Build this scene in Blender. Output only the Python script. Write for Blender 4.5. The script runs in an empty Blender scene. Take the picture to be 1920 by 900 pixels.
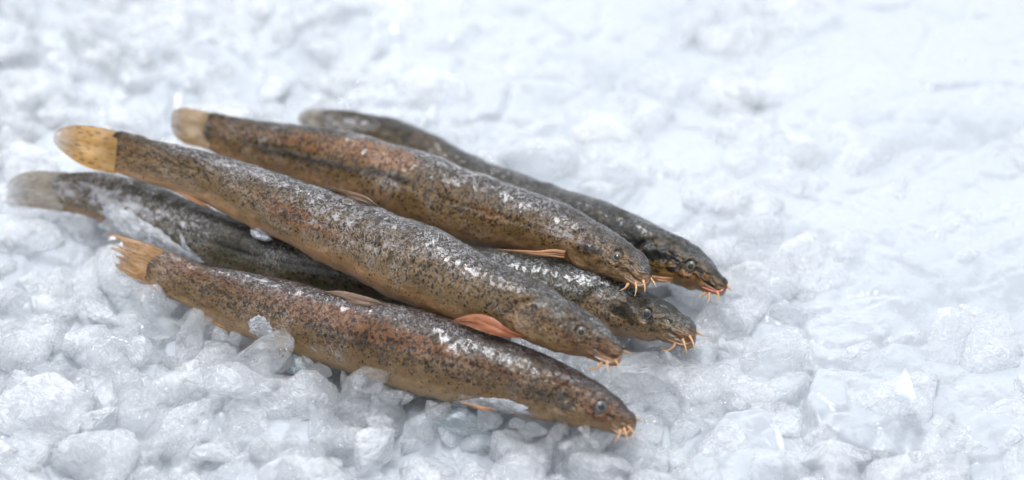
import bpy, math, random
import numpy as np
from mathutils import Vector, Matrix

random.seed(7); RNG = np.random.default_rng(11)
S = bpy.context.scene
COL = S.collection

# ------------------------------------------------------------------ camera
PITCH = math.radians(40); DIST = 0.78; FOCAL = 100.0; SENS = 36.0
cam_d = bpy.data.cameras.new("camera"); cam = bpy.data.objects.new("camera", cam_d); COL.objects.link(cam)
CAM = np.array([0.0, -DIST*math.cos(PITCH), DIST*math.sin(PITCH)])
cam.location = CAM; cam.rotation_euler = (math.pi/2-PITCH, 0, 0)
cam_d.lens = FOCAL; cam_d.sensor_width = SENS; cam_d.clip_start = 0.01; cam_d.clip_end = 50
cam_d.dof.use_dof = True; cam_d.dof.focus_distance = 0.738; cam_d.dof.aperture_fstop = 5.8; cam_d.dof.aperture_blades = 9
S.camera = cam
FWD = np.array([0, math.cos(PITCH), -math.sin(PITCH)]); RIGHT = np.array([1., 0, 0]); UP = np.array([0, math.sin(PITCH), math.cos(PITCH)])

# ------------------------------------------------------------------ light
W = bpy.data.worlds.new("World"); S.world = W; W.use_nodes = True
bg = W.node_tree.nodes["Background"]; bg.inputs[0].default_value = (0.80, 0.88, 1.0, 1); bg.inputs[1].default_value = 1.12
# added world gradient shaping the light: bright above and behind, darker on the lens side
_t = W.node_tree; _g = _t.nodes.new("ShaderNodeTexCoord"); _d = _t.nodes.new("ShaderNodeVectorMath"); _d.operation = 'DOT_PRODUCT'; _d.inputs[1].default_value = (0.0, 0.42, 0.91)
_m = _t.nodes.new("ShaderNodeMapRange"); _m.interpolation_type = 'SMOOTHSTEP'; _m.inputs[1].default_value = -0.25; _m.inputs[2].default_value = 0.75
_x = _t.nodes.new("ShaderNodeMix"); _x.data_type = 'RGBA'; _x.inputs[6].default_value = (0.46, 0.48, 0.52, 1); _x.inputs[7].default_value = (0.87, 0.92, 1.0, 1)
_t.links.new(_g.outputs["Generated"], _d.inputs[0]); _t.links.new(_d.outputs["Value"], _m.inputs[0]); _t.links.new(_m.outputs[0], _x.inputs[0]); _t.links.new(_x.outputs[2], bg.inputs[0])
def area(name, loc, target, sx, sy, power, color):
    l = bpy.data.lights.new(name, 'AREA'); l.shape = 'RECTANGLE'; l.size = sx; l.size_y = sy; l.energy = power; l.color = color
    o = bpy.data.objects.new(name, l); COL.objects.link(o); o.location = loc
    o.rotation_euler = (Vector(target)-Vector(loc)).to_track_quat('-Z', 'Y').to_euler(); return o
area("overhead_softbox", (-0.10, 0.00, 0.80), (0, 0, 0), 0.40, 0.13, 3.6, (0.97, 0.98, 1.0))
area("side_softbox", (-0.50, 0.60, 0.55), (0, 0, 0), 0.16, 0.16, 1.5, (1.0, 0.97, 0.95))
S.view_settings.view_transform = 'Standard'; S.view_settings.look = 'None'; S.view_settings.exposure = 0.33; S.view_settings.gamma = 1
S.render.engine = 'CYCLES'
c = S.cycles; c.use_denoising = True; c.max_bounces = 16; c.transmission_bounces = 12; c.diffuse_bounces = 6; c.glossy_bounces = 4; c.transparent_max_bounces = 40; c.use_adaptive_sampling = True; c.adaptive_threshold = 0.04
c.sample_clamp_indirect = 4.0; c.blur_glossy = 0.8; c.caustics_refractive = True; c.caustics_reflective = False

# ------------------------------------------------------------------ helpers
def ray(px, py):
    k = SENS/FOCAL/1920.0
    d = FWD + RIGHT*(px-960)*k + UP*(450-py)*k
    return d
def at(px, py, h):                      # point of the plane z = h seen at a photo pixel
    d = ray(px, py); return CAM + d*((h-CAM[2])/d[2])
def proj(P):
    v = P-CAM; z = v@FWD; k = SENS/FOCAL/1920.0
    return np.stack([960+(v@RIGHT)/z/k, 450-(v@UP)/z/k], -1)

def _h(ix, iy, iz, seed):
    n = (ix*374761393 + iy*668265263 + iz*2147483647 + seed*974711) & 0xffffffff
    n = ((n ^ (n >> 13))*1274126177) & 0xffffffff
    n = ((n ^ (n >> 15))*2246822519) & 0xffffffff
    return ((n ^ (n >> 16)) & 0xffffff)/float(0xffffff)
def vnoise(P, scale, seed=0):           # smooth value noise in -1..1
    Q = np.asarray(P)*scale; I = np.floor(Q).astype(np.int64); F = Q-I; F = F*F*F*(F*(F*6-15)+10)
    out = 0
    for dx in (0, 1):
        for dy in (0, 1):
            for dz in (0, 1):
                w = (F[..., 0] if dx else 1-F[..., 0])*(F[..., 1] if dy else 1-F[..., 1])*(F[..., 2] if dz else 1-F[..., 2])
                out = out + w*_h(I[..., 0]+dx, I[..., 1]+dy, I[..., 2]+dz, seed)
    return out*2-1
def fbm(P, scale, seed=0, o=4, g=0.5):
    r = 0; a = 1
    for i in range(o): r = r + a*vnoise(P, scale*2**i, seed+i*17); a *= g
    return r
def sst(x, a, b):
    t = np.clip((x-a)/(b-a), 0, 1); return t*t*(3-2*t)

def mesh_from(name, V, F, mat, attrs=None, smooth=True):
    me = bpy.data.meshes.new(name)
    me.from_pydata(np.asarray(V).tolist(), [], F)
    if smooth: me.polygons.foreach_set("use_smooth", [True]*len(me.polygons))
    if mat: me.materials.append(mat)
    for k, a in (attrs or {}).items():
        a = np.asarray(a, dtype=np.float32)
        if a.ndim == 2:
            at_ = me.attributes.new(k, 'FLOAT_VECTOR', 'POINT'); at_.data.foreach_set("vector", a.ravel())
        else:
            at_ = me.attributes.new(k, 'FLOAT', 'POINT'); at_.data.foreach_set("value", a)
    me.update(); return me
def link(name, me, parent=None):
    o = bpy.data.objects.new(name, me); COL.objects.link(o)
    if parent: o.parent = parent
    return o
def tag(o, label=None, cat=None, group=None, kind=None):
    if label: o["label"] = label
    if cat: o["category"] = cat
    if group: o["group"] = group
    if kind: o["kind"] = kind
    return o
def grid_faces(nu, nv, wrap):
    F = []; m = nv if wrap else nv-1
    for i in range(nu-1):
        for j in range(m):
            k = (j+1) % nv
            F.append((i*nv+j, i*nv+k, (i+1)*nv+k, (i+1)*nv+j))
    return F

# ------------------------------------------------------------------ node helper
class NT:
    def __init__(s, name):
        s.m = bpy.data.materials.new(name); s.m.use_nodes = True; s.t = s.m.node_tree
        for n in list(s.t.nodes): s.t.nodes.remove(n)
        s.out = s.t.nodes.new("ShaderNodeOutputMaterial")
    def n(s, typ, ins=None, **kw):
        nd = s.t.nodes.new("ShaderNode"+typ)
        for k, v in kw.items(): setattr(nd, k, v)
        for k, v in (ins or {}).items(): s.set(nd.inputs[k], v)
        return nd
    def set(s, sock, v):
        if isinstance(v, bpy.types.NodeSocket): s.t.links.new(v, sock)
        elif isinstance(v, tuple) and len(v) == 3 and sock.type == 'RGBA': sock.default_value = (*v, 1)
        else: sock.default_value = v
    def attr(s, name, vec=False):
        a = s.n("Attribute"); a.attribute_name = name; return a.outputs["Vector" if vec else "Fac"]
    def math(s, op, a, b=0.5, c=None, clamp=False):
        nd = s.n("Math", operation=op, use_clamp=clamp); s.set(nd.inputs[0], a); s.set(nd.inputs[1], b)
        if c is not None: s.set(nd.inputs[2], c)
        return nd.outputs[0]
    def mul(s, a, b): return s.math('MULTIPLY', a, b)
    def add(s, a, b, cl=False): return s.math('ADD', a, b, clamp=cl)
    def ss(s, x, a, b, lo=0.0, hi=1.0):
        nd = s.n("MapRange", interpolation_type='SMOOTHSTEP')
        for i, v in enumerate((x, a, b, lo, hi)): s.set(nd.inputs[i], v)
        return nd.outputs[0]
    def mix(s, f, a, b, blend='MIX'):
        nd = s.n("Mix", data_type='RGBA', blend_type=blend); s.set(nd.inputs[0], f); s.set(nd.inputs[6], a); s.set(nd.inputs[7], b); return nd.outputs[2]
    def noise(s, v, scale, detail=3, rough=0.55, dist=0.0):
        nd = s.n("TexNoise"); s.set(nd.inputs["Vector"], v); nd.inputs["Scale"].default_value = scale
        nd.inputs["Detail"].default_value = detail; nd.inputs["Roughness"].default_value = rough; nd.inputs["Distortion"].default_value = dist
        return nd.outputs[0]
    def vor(s, v, scale, rnd=1.0, feature='F1', out=0):
        nd = s.n("TexVoronoi", feature=feature); s.set(nd.inputs["Vector"], v); nd.inputs["Scale"].default_value = scale
        nd.inputs["Randomness"].default_value = rnd; return nd.outputs[out]
    def scale(s, v, xyz, off=(0, 0, 0)):
        nd = s.n("Mapping"); s.set(nd.inputs[0], v); nd.inputs["Scale"].default_value = xyz; nd.inputs["Location"].default_value = off; return nd.outputs[0]
    def bump(s, h, strength, dist, normal=None):
        nd = s.n("Bump"); nd.inputs["Strength"].default_value = strength; nd.inputs["Distance"].default_value = dist; s.set(nd.inputs["Height"], h)
        if normal is not None: s.set(nd.inputs["Normal"], normal)
        return nd.outputs[0]
    def done(s, sh): s.t.links.new(sh, s.out.inputs[0]); return s.m

# ------------------------------------------------------------------ materials
def mat_ice(name, glass=0.5, thin=0.2, tint=(0.95, 0.975, 1.0), cloud=(0.96, 0.972, 0.985), rough=0.05, scale=1.0, lo=0.45, hi=0.75, bump=0.95, bdist=0.0022, milk=0.85, trans=True, tw=0.2, vein=0.3):
    """wet broken ice: refracting clear areas, see-through areas and milky areas full of bubbles"""
    t = NT(name); tc = t.n("TexCoord").outputs["Object"]
    info = t.n("ObjectInfo").outputs["Random"]
    cx = t.n("CombineXYZ", {0: t.mul(info, 3.1), 1: t.mul(info, 7.7), 2: t.mul(info, 1.3)})
    v = t.n("VectorMath", {0: tc, 1: cx.outputs[0]}, operation='ADD').outputs[0]
    n1 = t.noise(v, 90*scale, 4, 0.6, 0.5); n2 = t.noise(v, 260*scale, 3, 0.6, 0.9); n3 = t.noise(v, 800*scale, 2, 0.5)
    crack = t.vor(t.n("VectorMath", {0: v, 1: t.n("VectorMath", {0: t.n("TexNoise", {"Vector": v, "Scale": 120.0*scale}).outputs["Color"], 3: 0.012/scale}, operation='SCALE').outputs[0]}, operation='ADD').outputs[0], 95*scale, 1.0, 'DISTANCE_TO_EDGE')
    rid = t.math('ABSOLUTE', t.math('SUBTRACT', n2, 0.5))
    h = t.add(t.add(t.mul(n1, 0.9), t.mul(n2, 1.0)), t.mul(n3, 0.20))
    b = t.bump(h, bump, bdist)
    ro = t.ss(n2, 0.45, 0.75, rough, rough+0.22)
    g = t.n("BsdfPrincipled", {"Base Color": tint, "Roughness": ro, "IOR": 1.31, "Transmission Weight": 1.0, "Normal": b})
    tp = t.n("BsdfTransparent", {"Color": tint}); gl = t.n("BsdfGlossy", {"Color": (1.0, 1.0, 1.0), "Roughness": rough*0.6+0.02, "Normal": b})
    fr = t.n("Fresnel", {"IOR": 1.31, "Normal": b})
    tp = t.n("MixShader", {0: t.mul(t.math('MULTIPLY', fr.outputs[0], 1.8, clamp=True), t.math('SUBTRACT', 1.0, t.n('NewGeometry').outputs['Backfacing'])), 1: tp.outputs[0], 2: gl.outputs[0]})
    gm = t.n("MixShader", {0: thin/(thin+glass), 1: g.outputs[0], 2: tp.outputs[0]})
    d = t.n("BsdfPrincipled", {"Base Color": cloud, "Roughness": ro, "IOR": 1.31, "Normal": b, "Specular IOR Level": 0.8})
    if trans: d = t.n("MixShader", {0: tw, 1: d.outputs[0], 2: t.n("BsdfTranslucent", {"Color": cloud, "Normal": b}).outputs[0]})
    f = t.ss(t.add(n1, t.mul(t.math('SUBTRACT', n2, 0.5), 0.5)), lo, hi, 1-glass-thin, milk)
    if vein:
        f = t.add(f, t.ss(rid, 0.0, 0.02, 0.22*vein, 0.0), True)
        f = t.add(f, t.ss(crack, 0.0, 0.02, 0.3*vein, 0.0), True)
    return t.done(t.n("MixShader", {0: f, 1: gm.outputs[0], 2: d.outputs[0]}).outputs[0])

CK = 0.011     # a piece's own mesh is about 1 unit in radius and is scaled to about a centimetre
ICE_CLEAR = mat_ice("clear_ice", 0.32, 0.58, tint=(0.99, 0.995, 1.0), scale=CK, milk=0.42, rough=0.03)
ICE_GLASS = mat_ice("glassy_ice", 0.36, 0.54, tint=(0.99, 0.995, 1.0), scale=CK, milk=0.32, rough=0.02, lo=0.52, hi=0.8)
ICE_CLOUDY = mat_ice("cloudy_ice", 0.24, 0.56, tint=(0.99, 0.995, 1.0), milk=0.5, scale=CK, lo=0.35, hi=0.62)
ICE_BLUE = mat_ice("bluish_ice", 0.22, 0.58, tint=(0.95, 0.985, 0.99), cloud=(0.86, 0.94, 0.96), scale=CK)
ICE_WHITE = mat_ice("frosty_ice", 0.10, 0.05, cloud=(0.95, 0.96, 0.98), rough=0.2, scale=CK)
ICE_FROST = mat_ice("frost_ice", 0.10, 0.05, cloud=(0.90, 0.91, 0.95), rough=0.2, scale=3.0)
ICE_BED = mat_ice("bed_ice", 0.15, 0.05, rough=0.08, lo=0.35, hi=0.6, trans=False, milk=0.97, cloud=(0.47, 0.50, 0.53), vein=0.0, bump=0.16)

def mat_skin(name, back, flank, belly, rust, dark, seed, specks=1.0, worm=1.0, blotch=0.3, frost_glint_col=(0.40, 0.39, 0.41), headcol=(0.27, 0.165, 0.075)):
    t = NT(name); v = t.scale(t.attr("skin", True), (1, 1, 1), (seed*1.7, seed*0.9, seed))
    sv = t.attr("sv"); rm = t.attr("rust"); fm = t.attr("frost"); dm = t.attr("darkm"); hm = t.attr("headm"); tm = t.attr("tailm"); bm = t.attr("bellym")
    n_lo = t.noise(v, 90, 4, 0.6); n_md = t.noise(t.scale(v, (0.7, 1.25, 1)), 420, 4, 0.65, 0.5); n_hi = t.noise(v, 1500, 3, 0.6)
    svn = t.add(sv, t.mul(t.math('SUBTRACT', n_lo, 0.5), 0.9)); svn = t.add(svn, t.mul(t.math('SUBTRACT', n_md, 0.5), 0.7))
    col = t.mix(t.ss(svn, -0.95, -0.45), belly, flank)
    col = t.mix(t.ss(svn, 0.15, 0.95), col, back)
    col = t.mix(t.mul(bm, 0.9), col, belly)
    col = t.mix(t.mul(t.mul(hm, 0.7), t.ss(svn, 0.75, 0.15)), col, headcol)
    col = t.mix(t.mul(tm, 0.35), col, (0.26, 0.15, 0.05))
    col = t.mix(t.mul(t.attr('snout'), 0.75), col, (0.36, 0.185, 0.075))
    # rusty patches with ragged edge
    r_f = t.mul(t.ss(t.add(rm, t.mul(t.math('SUBTRACT', n_md, 0.5), 1.3)), 0.28, 0.75), 0.85)
    col = t.mix(r_f, col, rust)
    # big dark blotches
    bl = t.add(t.noise(t.scale(v, (1.0, 1.3, 1)), 330, 3, 0.6, 0.8), t.mul(hm, 0.045))
    b_f = t.ss(t.add(bl, t.mul(dm, 0.30)), 0.56, 0.70, 0.0, blotch)
    b_f = t.mul(b_f, t.ss(sv, -0.75, -0.3, 0.15, 1.0)); b_f = t.mul(b_f, t.add(t.mul(hm, 1.0), 1.0))
    col = t.mix(b_f, col, dark)
    dd = t.ss(t.add(dm, t.mul(t.math('SUBTRACT', n_md, 0.5), 0.9)), 0.35, 0.85, 0.0, 0.85)
    col = t.mix(dd, col, dark)
    # speckles (melanophores): warped small cells
    vw = t.n("VectorMath", {0: v, 1: t.n("VectorMath", {0: t.n("TexNoise", {"Vector": v, "Scale": 700.0, "Detail": 2.0}).outputs["Color"], 3: 0.0016}, operation='SCALE').outputs[0]}, operation='ADD').outputs[0]
    c1 = t.vor(t.scale(vw, (0.75, 1.2, 1)), 1250); c2 = t.vor(t.scale(vw, (0.8, 1.1, 1), (3, 1, 2)), 760)
    dens = t.ss(svn, -0.9, 0.1, 0.16, 0.46)
    s1 = t.ss(c1, t.math('SUBTRACT', dens, 0.10), dens, 1.0, 0.0)
    dens2 = t.ss(t.add(svn, t.mul(tm, 0.7)), -1.0, 0.2, 0.17, 0.36)
    s2 = t.ss(c2, t.math('SUBTRACT', dens2, 0.08), dens2, 1.0, 0.0)
    sp = t.math('MAXIMUM', t.mul(s1, 0.75), t.mul(s2, 0.9))
    sp = t.mul(sp, specks)
    col = t.mix(sp, col, dark)
    # wet glints and frost put into the colour as pale worm-like flecks
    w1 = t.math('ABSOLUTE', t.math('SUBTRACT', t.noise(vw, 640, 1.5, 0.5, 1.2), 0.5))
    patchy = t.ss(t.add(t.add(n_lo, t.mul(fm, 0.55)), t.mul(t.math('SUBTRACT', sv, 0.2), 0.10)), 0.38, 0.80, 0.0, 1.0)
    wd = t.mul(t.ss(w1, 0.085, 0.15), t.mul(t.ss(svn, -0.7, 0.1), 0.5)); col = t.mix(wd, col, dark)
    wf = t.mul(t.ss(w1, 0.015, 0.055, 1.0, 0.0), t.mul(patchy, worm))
    wf = t.mul(wf, t.math('SUBTRACT', 1.0, t.mul(r_f, 0.55))); col = t.mix(t.mul(wf, 0.72), col, frost_glint_col)
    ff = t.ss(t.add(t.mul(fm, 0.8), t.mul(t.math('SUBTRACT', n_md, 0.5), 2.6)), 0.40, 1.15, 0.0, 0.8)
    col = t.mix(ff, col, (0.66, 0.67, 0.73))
    # overall tone variation
    col = t.mix(1.0, col, t.n("CombineColor", {0: t.ss(n_lo, 0.2, 0.8, 0.64, 1.06), 1: t.ss(n_lo, 0.2, 0.8, 0.62, 1.02), 2: t.ss(n_lo, 0.2, 0.8, 0.60, 0.96)}).outputs[0], 'MULTIPLY')
    h = t.add(t.add(t.mul(n_md, 0.5), t.mul(n_hi, 0.35)), t.mul(wf, 0.35))
    h = t.add(h, t.mul(t.noise(v, 160, 3), 1.0))
    nb = t.bump(h, 0.75, 0.0006)
    hb = t.mul(t.add(hm, 0.25), t.mul(t.noise(t.scale(v, (0.6, 1.4, 1)), 520, 3, 0.6, 0.8), 2.2))
    nf = t.bump(t.add(t.add(t.mul(t.mul(t.noise(vw, 800, 2, 0.6), 0.28), t.ss(t.n('SeparateXYZ', {0: t.attr('skin', True)}).outputs[0], 0.03, 0.085, 0.25, 1.0)), hb), t.mul(t.noise(v, 240, 2), 1.3)), 0.4, 0.0005)
    p = t.n("BsdfPrincipled", {"Base Color": col, "Roughness": t.ss(ff, 0.0, 0.7, 0.42, 0.6), "Normal": nb,
        "Subsurface Weight": 0.12, "Subsurface Radius": (0.002, 0.0009, 0.0005), "Subsurface Scale": 1.0,
        "Coat Weight": t.ss(n_lo, 0.3, 0.65, 0.3, 0.95), "Coat Roughness": t.ss(n_md, 0.3, 0.8, 0.06, 0.17), "Coat IOR": 1.42, "Coat Normal": nf, "Specular IOR Level": 0.2})
    return t.done(p.outputs[0])

def mat_fin(name, base, tip, spot, seed, spots=0.8, alpha_tip=0.8):
    t = NT(name); v = t.scale(t.attr("fin", True), (1, 1, 1), (seed, seed*2, 0)); u = t.attr("fu"); ry = t.attr("fray")
    n = t.noise(t.scale(v, (1, 3.5, 1)), 160, 3); nf = t.noise(t.scale(v, (0.6, 4, 1)), 700, 2)
    col = t.mix(t.ss(t.add(u, t.mul(n, 0.4)), 0.55, 1.25), base, tip)
    col = t.mix(t.mul(t.ss(nf, 0.4, 0.62), 0.65), col, tuple(c*0.35 for c in base))
    c = t.vor(t.scale(v, (0.5, 1.2, 1)), 780); pres = t.ss(t.noise(v, 300, 1), 0.25, 0.42)
    col = t.mix(t.mul(t.mul(t.ss(c, 0.30, 0.40, 1.0, 0.0), spots), pres), col, spot)
    col = t.mix(t.ss(t.add(u, t.mul(nf, 0.25)), 0.50, 0.18, 0.0, 0.75), col, tuple(c*0.30 for c in base)); col = t.mix(t.mul(ry, 0.35), col, tuple(min(1, c*1.3) for c in base))
    b = t.bump(t.add(ry, t.mul(nf, 0.5)), 0.5, 0.0004)
    p = t.n("BsdfPrincipled", {"Base Color": col, "Roughness": 0.4, "Normal": b, "Coat Weight": 0.4, "Coat Roughness": 0.12, "Coat IOR": 1.35,
        "Subsurface Weight": 0.2, "Subsurface Radius": (0.002, 0.001, 0.0005), "Subsurface Scale": 1.0,
        })
    al = t.math('MULTIPLY', t.ss(t.add(u, t.mul(t.math('SUBTRACT', nf, 0.5), 0.9)), 0.45, 1.1), alpha_tip)
    return t.done(t.n("MixShader", {0: al, 1: p.outputs[0], 2: t.n("BsdfTransparent").outputs[0]}).outputs[0])

def plain(name, col, rough=0.3, coat=0.5, **kw):
    t = NT(name); v = t.n("TexCoord").outputs["Object"]; n = t.noise(v, 900, 3)
    cc = t.mix(n, tuple(x*0.75 for x in col), tuple(min(1, x*1.2) for x in col))
    p = t.n("BsdfPrincipled", {"Base Color": cc, "Roughness": rough, "Coat Weight": coat, "Coat Roughness": 0.05, **kw})
    return t.done(p.outputs[0])
M_EYE = plain("eye_tissue", (0.075, 0.078, 0.078), 0.35, 0.25)
M_IRIS = plain("iris_gold", (0.30, 0.21, 0.07), 0.4, 0.1)
M_IRIS2 = plain("iris_pale", (0.17, 0.16, 0.135), 0.4, 0.1)
M_PUPIL = plain("pupil_black", (0.003, 0.003, 0.003), 0.1, 0.25)
M_BARB = plain("barbel_skin", (0.46, 0.24, 0.09), 0.3, 0.7, **{"Subsurface Weight": 0.3, "Subsurface Radius": (0.002, 0.001, 0.0004), "Subsurface Scale": 1.0})
M_LIP = plain("lip_skin", (0.20, 0.11, 0.06), 0.3, 0.8)
M_LIPRED = plain("lip_red", (0.42, 0.08, 0.05), 0.3, 0.8)
M_NOST = plain("nostril_skin", (0.05, 0.035, 0.03), 0.4, 0.6)

# ------------------------------------------------------------------ fish
NU, NV = 460, 112
class Fish: pass
FISHES = []
def spline(P, n):                       # Catmull-Rom through rows of P, n samples, by chord length
    P = np.asarray(P, float); d = np.r_[0, np.cumsum(np.linalg.norm(np.diff(P[:, :2], axis=0), axis=1))]
    m = np.zeros_like(P)
    for i in range(len(P)):
        a, b = max(i-1, 0), min(i+1, len(P)-1); m[i] = (P[b]-P[a])/(d[b]-d[a])
    x = np.linspace(0, d[-1], n) if np.isscalar(n) else n*d[-1]
    k = np.clip(np.searchsorted(d, x, side='right')-1, 0, len(P)-2); h = (d[k+1]-d[k])[:, None]; t = ((x-d[k])[:, None])/h
    return (2*t**3-3*t**2+1)*P[k]+(t**3-2*t**2+t)*h*m[k]+(-2*t**3+3*t**2)*P[k+1]+(t**3-t**2)*h*m[k+1]

def smooth(a, k):
    ker = np.hanning(2*k+3)[1:-1]; ker /= ker.sum()
    p = np.pad(a, [(len(ker)//2, len(ker)//2)]+[(0, 0)]*(a.ndim-1), mode='edge')
    if a.ndim == 1: return np.convolve(p, ker, 'valid')
    return np.stack([np.convolve(p[:, i], ker, 'valid') for i in range(a.shape[1])], 1)

def blobmask(px, blobs, ang=0):
    m = np.zeros(px.shape[:-1])
    for b in blobs:
        x, y, rx, ry, a = b[:5]; th = math.radians(b[5] if len(b) > 5 else 23)
        dx = px[..., 0]-x; dy = px[..., 1]-y; u = dx*math.cos(th)+dy*math.sin(th); w = -dx*math.sin(th)+dy*math.cos(th)
        m = m + a*np.exp(-((u/rx)**2+(w/ry)**2))
    return m

def build_fish(spec):
    f = Fish(); pairs = spec['pairs']; tip = spec['tip']; roll = math.radians(spec.get('roll', 8))
    ctr = [((u[0]+l[0])/2, (u[1]+l[1])/2, math.hypot(u[0]-l[0], u[1]-l[1])/2) for u, l in pairs]
    C = spline(ctr, 260)
    # height along the fish
    hs = np.interp(np.linspace(0, 1, 260), spec['hx'], spec['h']); hs = smooth(hs, 20)
    P3 = np.array([at(C[i, 0], C[i, 1], hs[i]) for i in range(260)])
    depth = (P3-CAM)@FWD; R3 = C[:, 2]*depth*(SENS/FOCAL/1920.0)
    tp = at(tip[0], tip[1], hs[-1])
    # snout: extend towards the tip with an elliptical closing
    n1 = 40; a = np.linspace(0, 1, n1+1)[1:]; a = np.sin(a*math.pi/2)
    # last ring plus extension
    ext = P3[-1]+(tp-P3[-1])*a[:, None]; rext = R3[-1]*np.sqrt(np.clip(1-a**3.0, 0, 1)); rext[-1] = 1e-5
    P = np.r_[P3, ext]; R = np.r_[R3, rext]
    # resample uniformly but finer at the head
    d = np.r_[0, np.cumsum(np.linalg.norm(np.diff(P, axis=0), axis=1))]; Lt = d[-1]
    q = np.linspace(0, 1, NU); q = 1-(1-q)**1.18
    x = q*Lt; P = np.stack([np.interp(x, d, P[:, i]) for i in range(3)], 1); R = np.interp(x, d, R)
    # extra tip rows so that the snout closes round
    T = np.gradient(smooth(P, 8), axis=0); T /= np.linalg.norm(T, axis=1)[:, None]; T = smooth(T, 6); T /= np.linalg.norm(T, axis=1)[:, None]
    V = CAM-P; V /= np.linalg.norm(V, axis=1)[:, None]
    D = np.cross(V, T); D /= np.linalg.norm(D, axis=1)[:, None]; D *= np.sign(D[:, 2:3])
    L = np.cross(T, D); L *= np.sign(np.sum(L*V, 1))[:, None]
    Dn = D*math.cos(roll)+L*math.sin(roll); Ln = L*math.cos(roll)-D*math.sin(roll)
    s = (Lt-x)/Lt; HL = spec.get('HL', 0.175)
    wr = 0.40+0.42*sst(1-s, 0.02, 0.42)+0.02; wr = wr*(1-0.10*sst(s, 0.0, HL)*0+0.0)
    wr = wr*(0.16+0.84*sst(1-s, 0.0, 0.09)); wr = np.where(s < HL, wr+0.04*np.sin(np.clip(s/HL, 0, 1)*math.pi), wr)
    Rfull = R.copy(); R = R*np.sqrt(np.clip(1-(1-np.clip((1-s)/0.022, 0, 1))**2.2, 0.02, 1))
    f.P, f.R, f.D, f.L, f.T, f.s, f.wr, f.Lt, f.HL, f.spec = P, R, Dn, Ln, T, s, wr, Lt, HL, spec
    th = np.linspace(-math.pi, math.pi, NV, endpoint=False)   # v = sin(th), side facing the lens: cos(th) > 0
    cs, sn = np.cos(th), np.sin(th)
    TH, SS = np.meshgrid(th, s); t = SS/HL                     # t = 1 at the gill cover's edge
    v = np.sin(TH)
    # superellipse section: flatter flanks, narrower back
    e = 0.93
    cx = np.sign(cs)*np.abs(cs)**e; sy = np.sign(sn)*np.abs(sn)**0.97
    Wd = (R*wr)[:, None]*cx[None]; Hd = R[:, None]*sy[None]
    Pg = P[:, None]+Dn[:, None]*Hd[..., None]+Ln[:, None]*Wd[..., None]
    N = Dn[:, None]*(sn*0.8)[None, :, None]+Ln[:, None]*cs[None, :, None]; N /= np.linalg.norm(N, axis=-1)[..., None]
    sk = np.stack([SS*Lt, TH*0.0075, 0*TH], -1)
    Rg = R[:, None]
    disp = 0*TH
    side = sst(np.cos(TH), 0.0, 0.35)
    # gill cover: raised plate ending in a curved step
    edge = 1.0-0.16*((v+0.25)/0.9)**2
    plate = sst(t, edge+0.015, edge-0.05)*sst(t, 0.45, 0.85)*sst(v, -1.0, -0.75)*sst(v, 0.78, 0.45)
    disp += plate*0.10*Rg
    disp -= 0.09*Rg*np.exp(-((t-edge-0.03)/0.03)**2)*sst(v, 0.75, 0.5)
    # cheek crease
    e2 = 0.62-0.10*v; disp -= 0.03*Rg*np.exp(-((t-e2)/0.025)**2)*sst(v, 0.35, 0.0)*sst(v, -0.9, -0.6)
    # orbit rim
    et, ev = spec.get('eye', (0.42, 0.30)); spec['eye'] = (et, ev)
    er = np.sqrt(((t-et)*HL*Lt)**2+((v-ev)*Rg*0.95)**2)/0.00195
    disp += side*0.0004*np.exp(-((er-1.05)/0.25)**2); disp -= side*0.0006*np.exp(-(er/0.85)**4)
    # snout: nasal bump, lips, mouth crease
    disp += 0.06*Rg*np.exp(-((t-0.20)/0.09)**2-((v-0.45)/0.25)**2)
    disp -= 0.16*Rg*np.exp(-((v+0.45-1.2*t)/0.10)**2)*sst(t, 0.26, 0.12)*sst(t, 0.0, 0.03)
    disp += 0.10*Rg*np.exp(-((v+0.72-0.8*t)/0.18)**2)*sst(t, 0.28, 0.08)
    disp -= 0.05*Rg*np.exp(-((t-0.30)/0.05)**2)*sst(v, 0.1, -0.4)
    # wrinkles and body unevenness
    hm = sst(t, 1.05, 0.85)
    disp += fbm(sk, 300, spec['seed'], 3)*0.00016*(1+hm)
    disp += fbm(sk, 70, spec['seed']+5, 3)*0.00045*sst(SS, 0.0, 0.03)
    disp += vnoise(sk*np.array([1.0, 2.2, 1]), 900, spec['seed']+9)*0.00007
    # shallow groove along the flank, as between muscle blocks
    disp -= 0.028*Rg*np.exp(-((v-0.12-0.05*np.sin(SS*9+spec['seed']))/0.06)**2)*sst(t, 1.0, 1.6)
    disp *= np.clip(Rg/0.004, 0, 1)
    Pg = Pg+N*disp[..., None]
    px = proj(Pg)
    A = {}
    vv = np.broadcast_to(v, px.shape[:-1])
    A['sv'] = vv; A['rust'] = blobmask(px, spec['rust']); A['frost'] = blobmask(px, spec['frost']); A['darkm'] = blobmask(px, spec['dark'])  # frost mask: ice frost plus wet glints painted as pale skin colour
    # darker bar at the tail base, lateral dark band, head blotches
    A['darkm'] = A['darkm']+0.7*np.exp(-(((1-SS)*Lt-0.0012)/0.0022)**2)+0.22*np.exp(-((vv-0.12)/0.12)**2)*spec.get('band', 0.6)
    A['headm'] = hm; A['tailm'] = sst(1-SS, 0.16, 0.0)
    pl = sst(t, edge-0.16, edge-0.02)*sst(t, edge+0.10, edge)*sst(vv, 0.35, -0.3)
    A['snout'] = sst(t, 0.17, 0.03)*sst(vv, 0.75, 0.1)
    A['bellym'] = np.clip(sst(vv, -0.80, -0.98)*0.7+pl*1.0+blobmask(px, spec.get('belly', []))+0.6*sst(t, 0.22, 0.1)*sst(vv, 0.1, -0.5), 0, 1)
    A = {k: a.ravel() for k, a in A.items()}; A['skin'] = sk.reshape(-1, 3)
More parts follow.
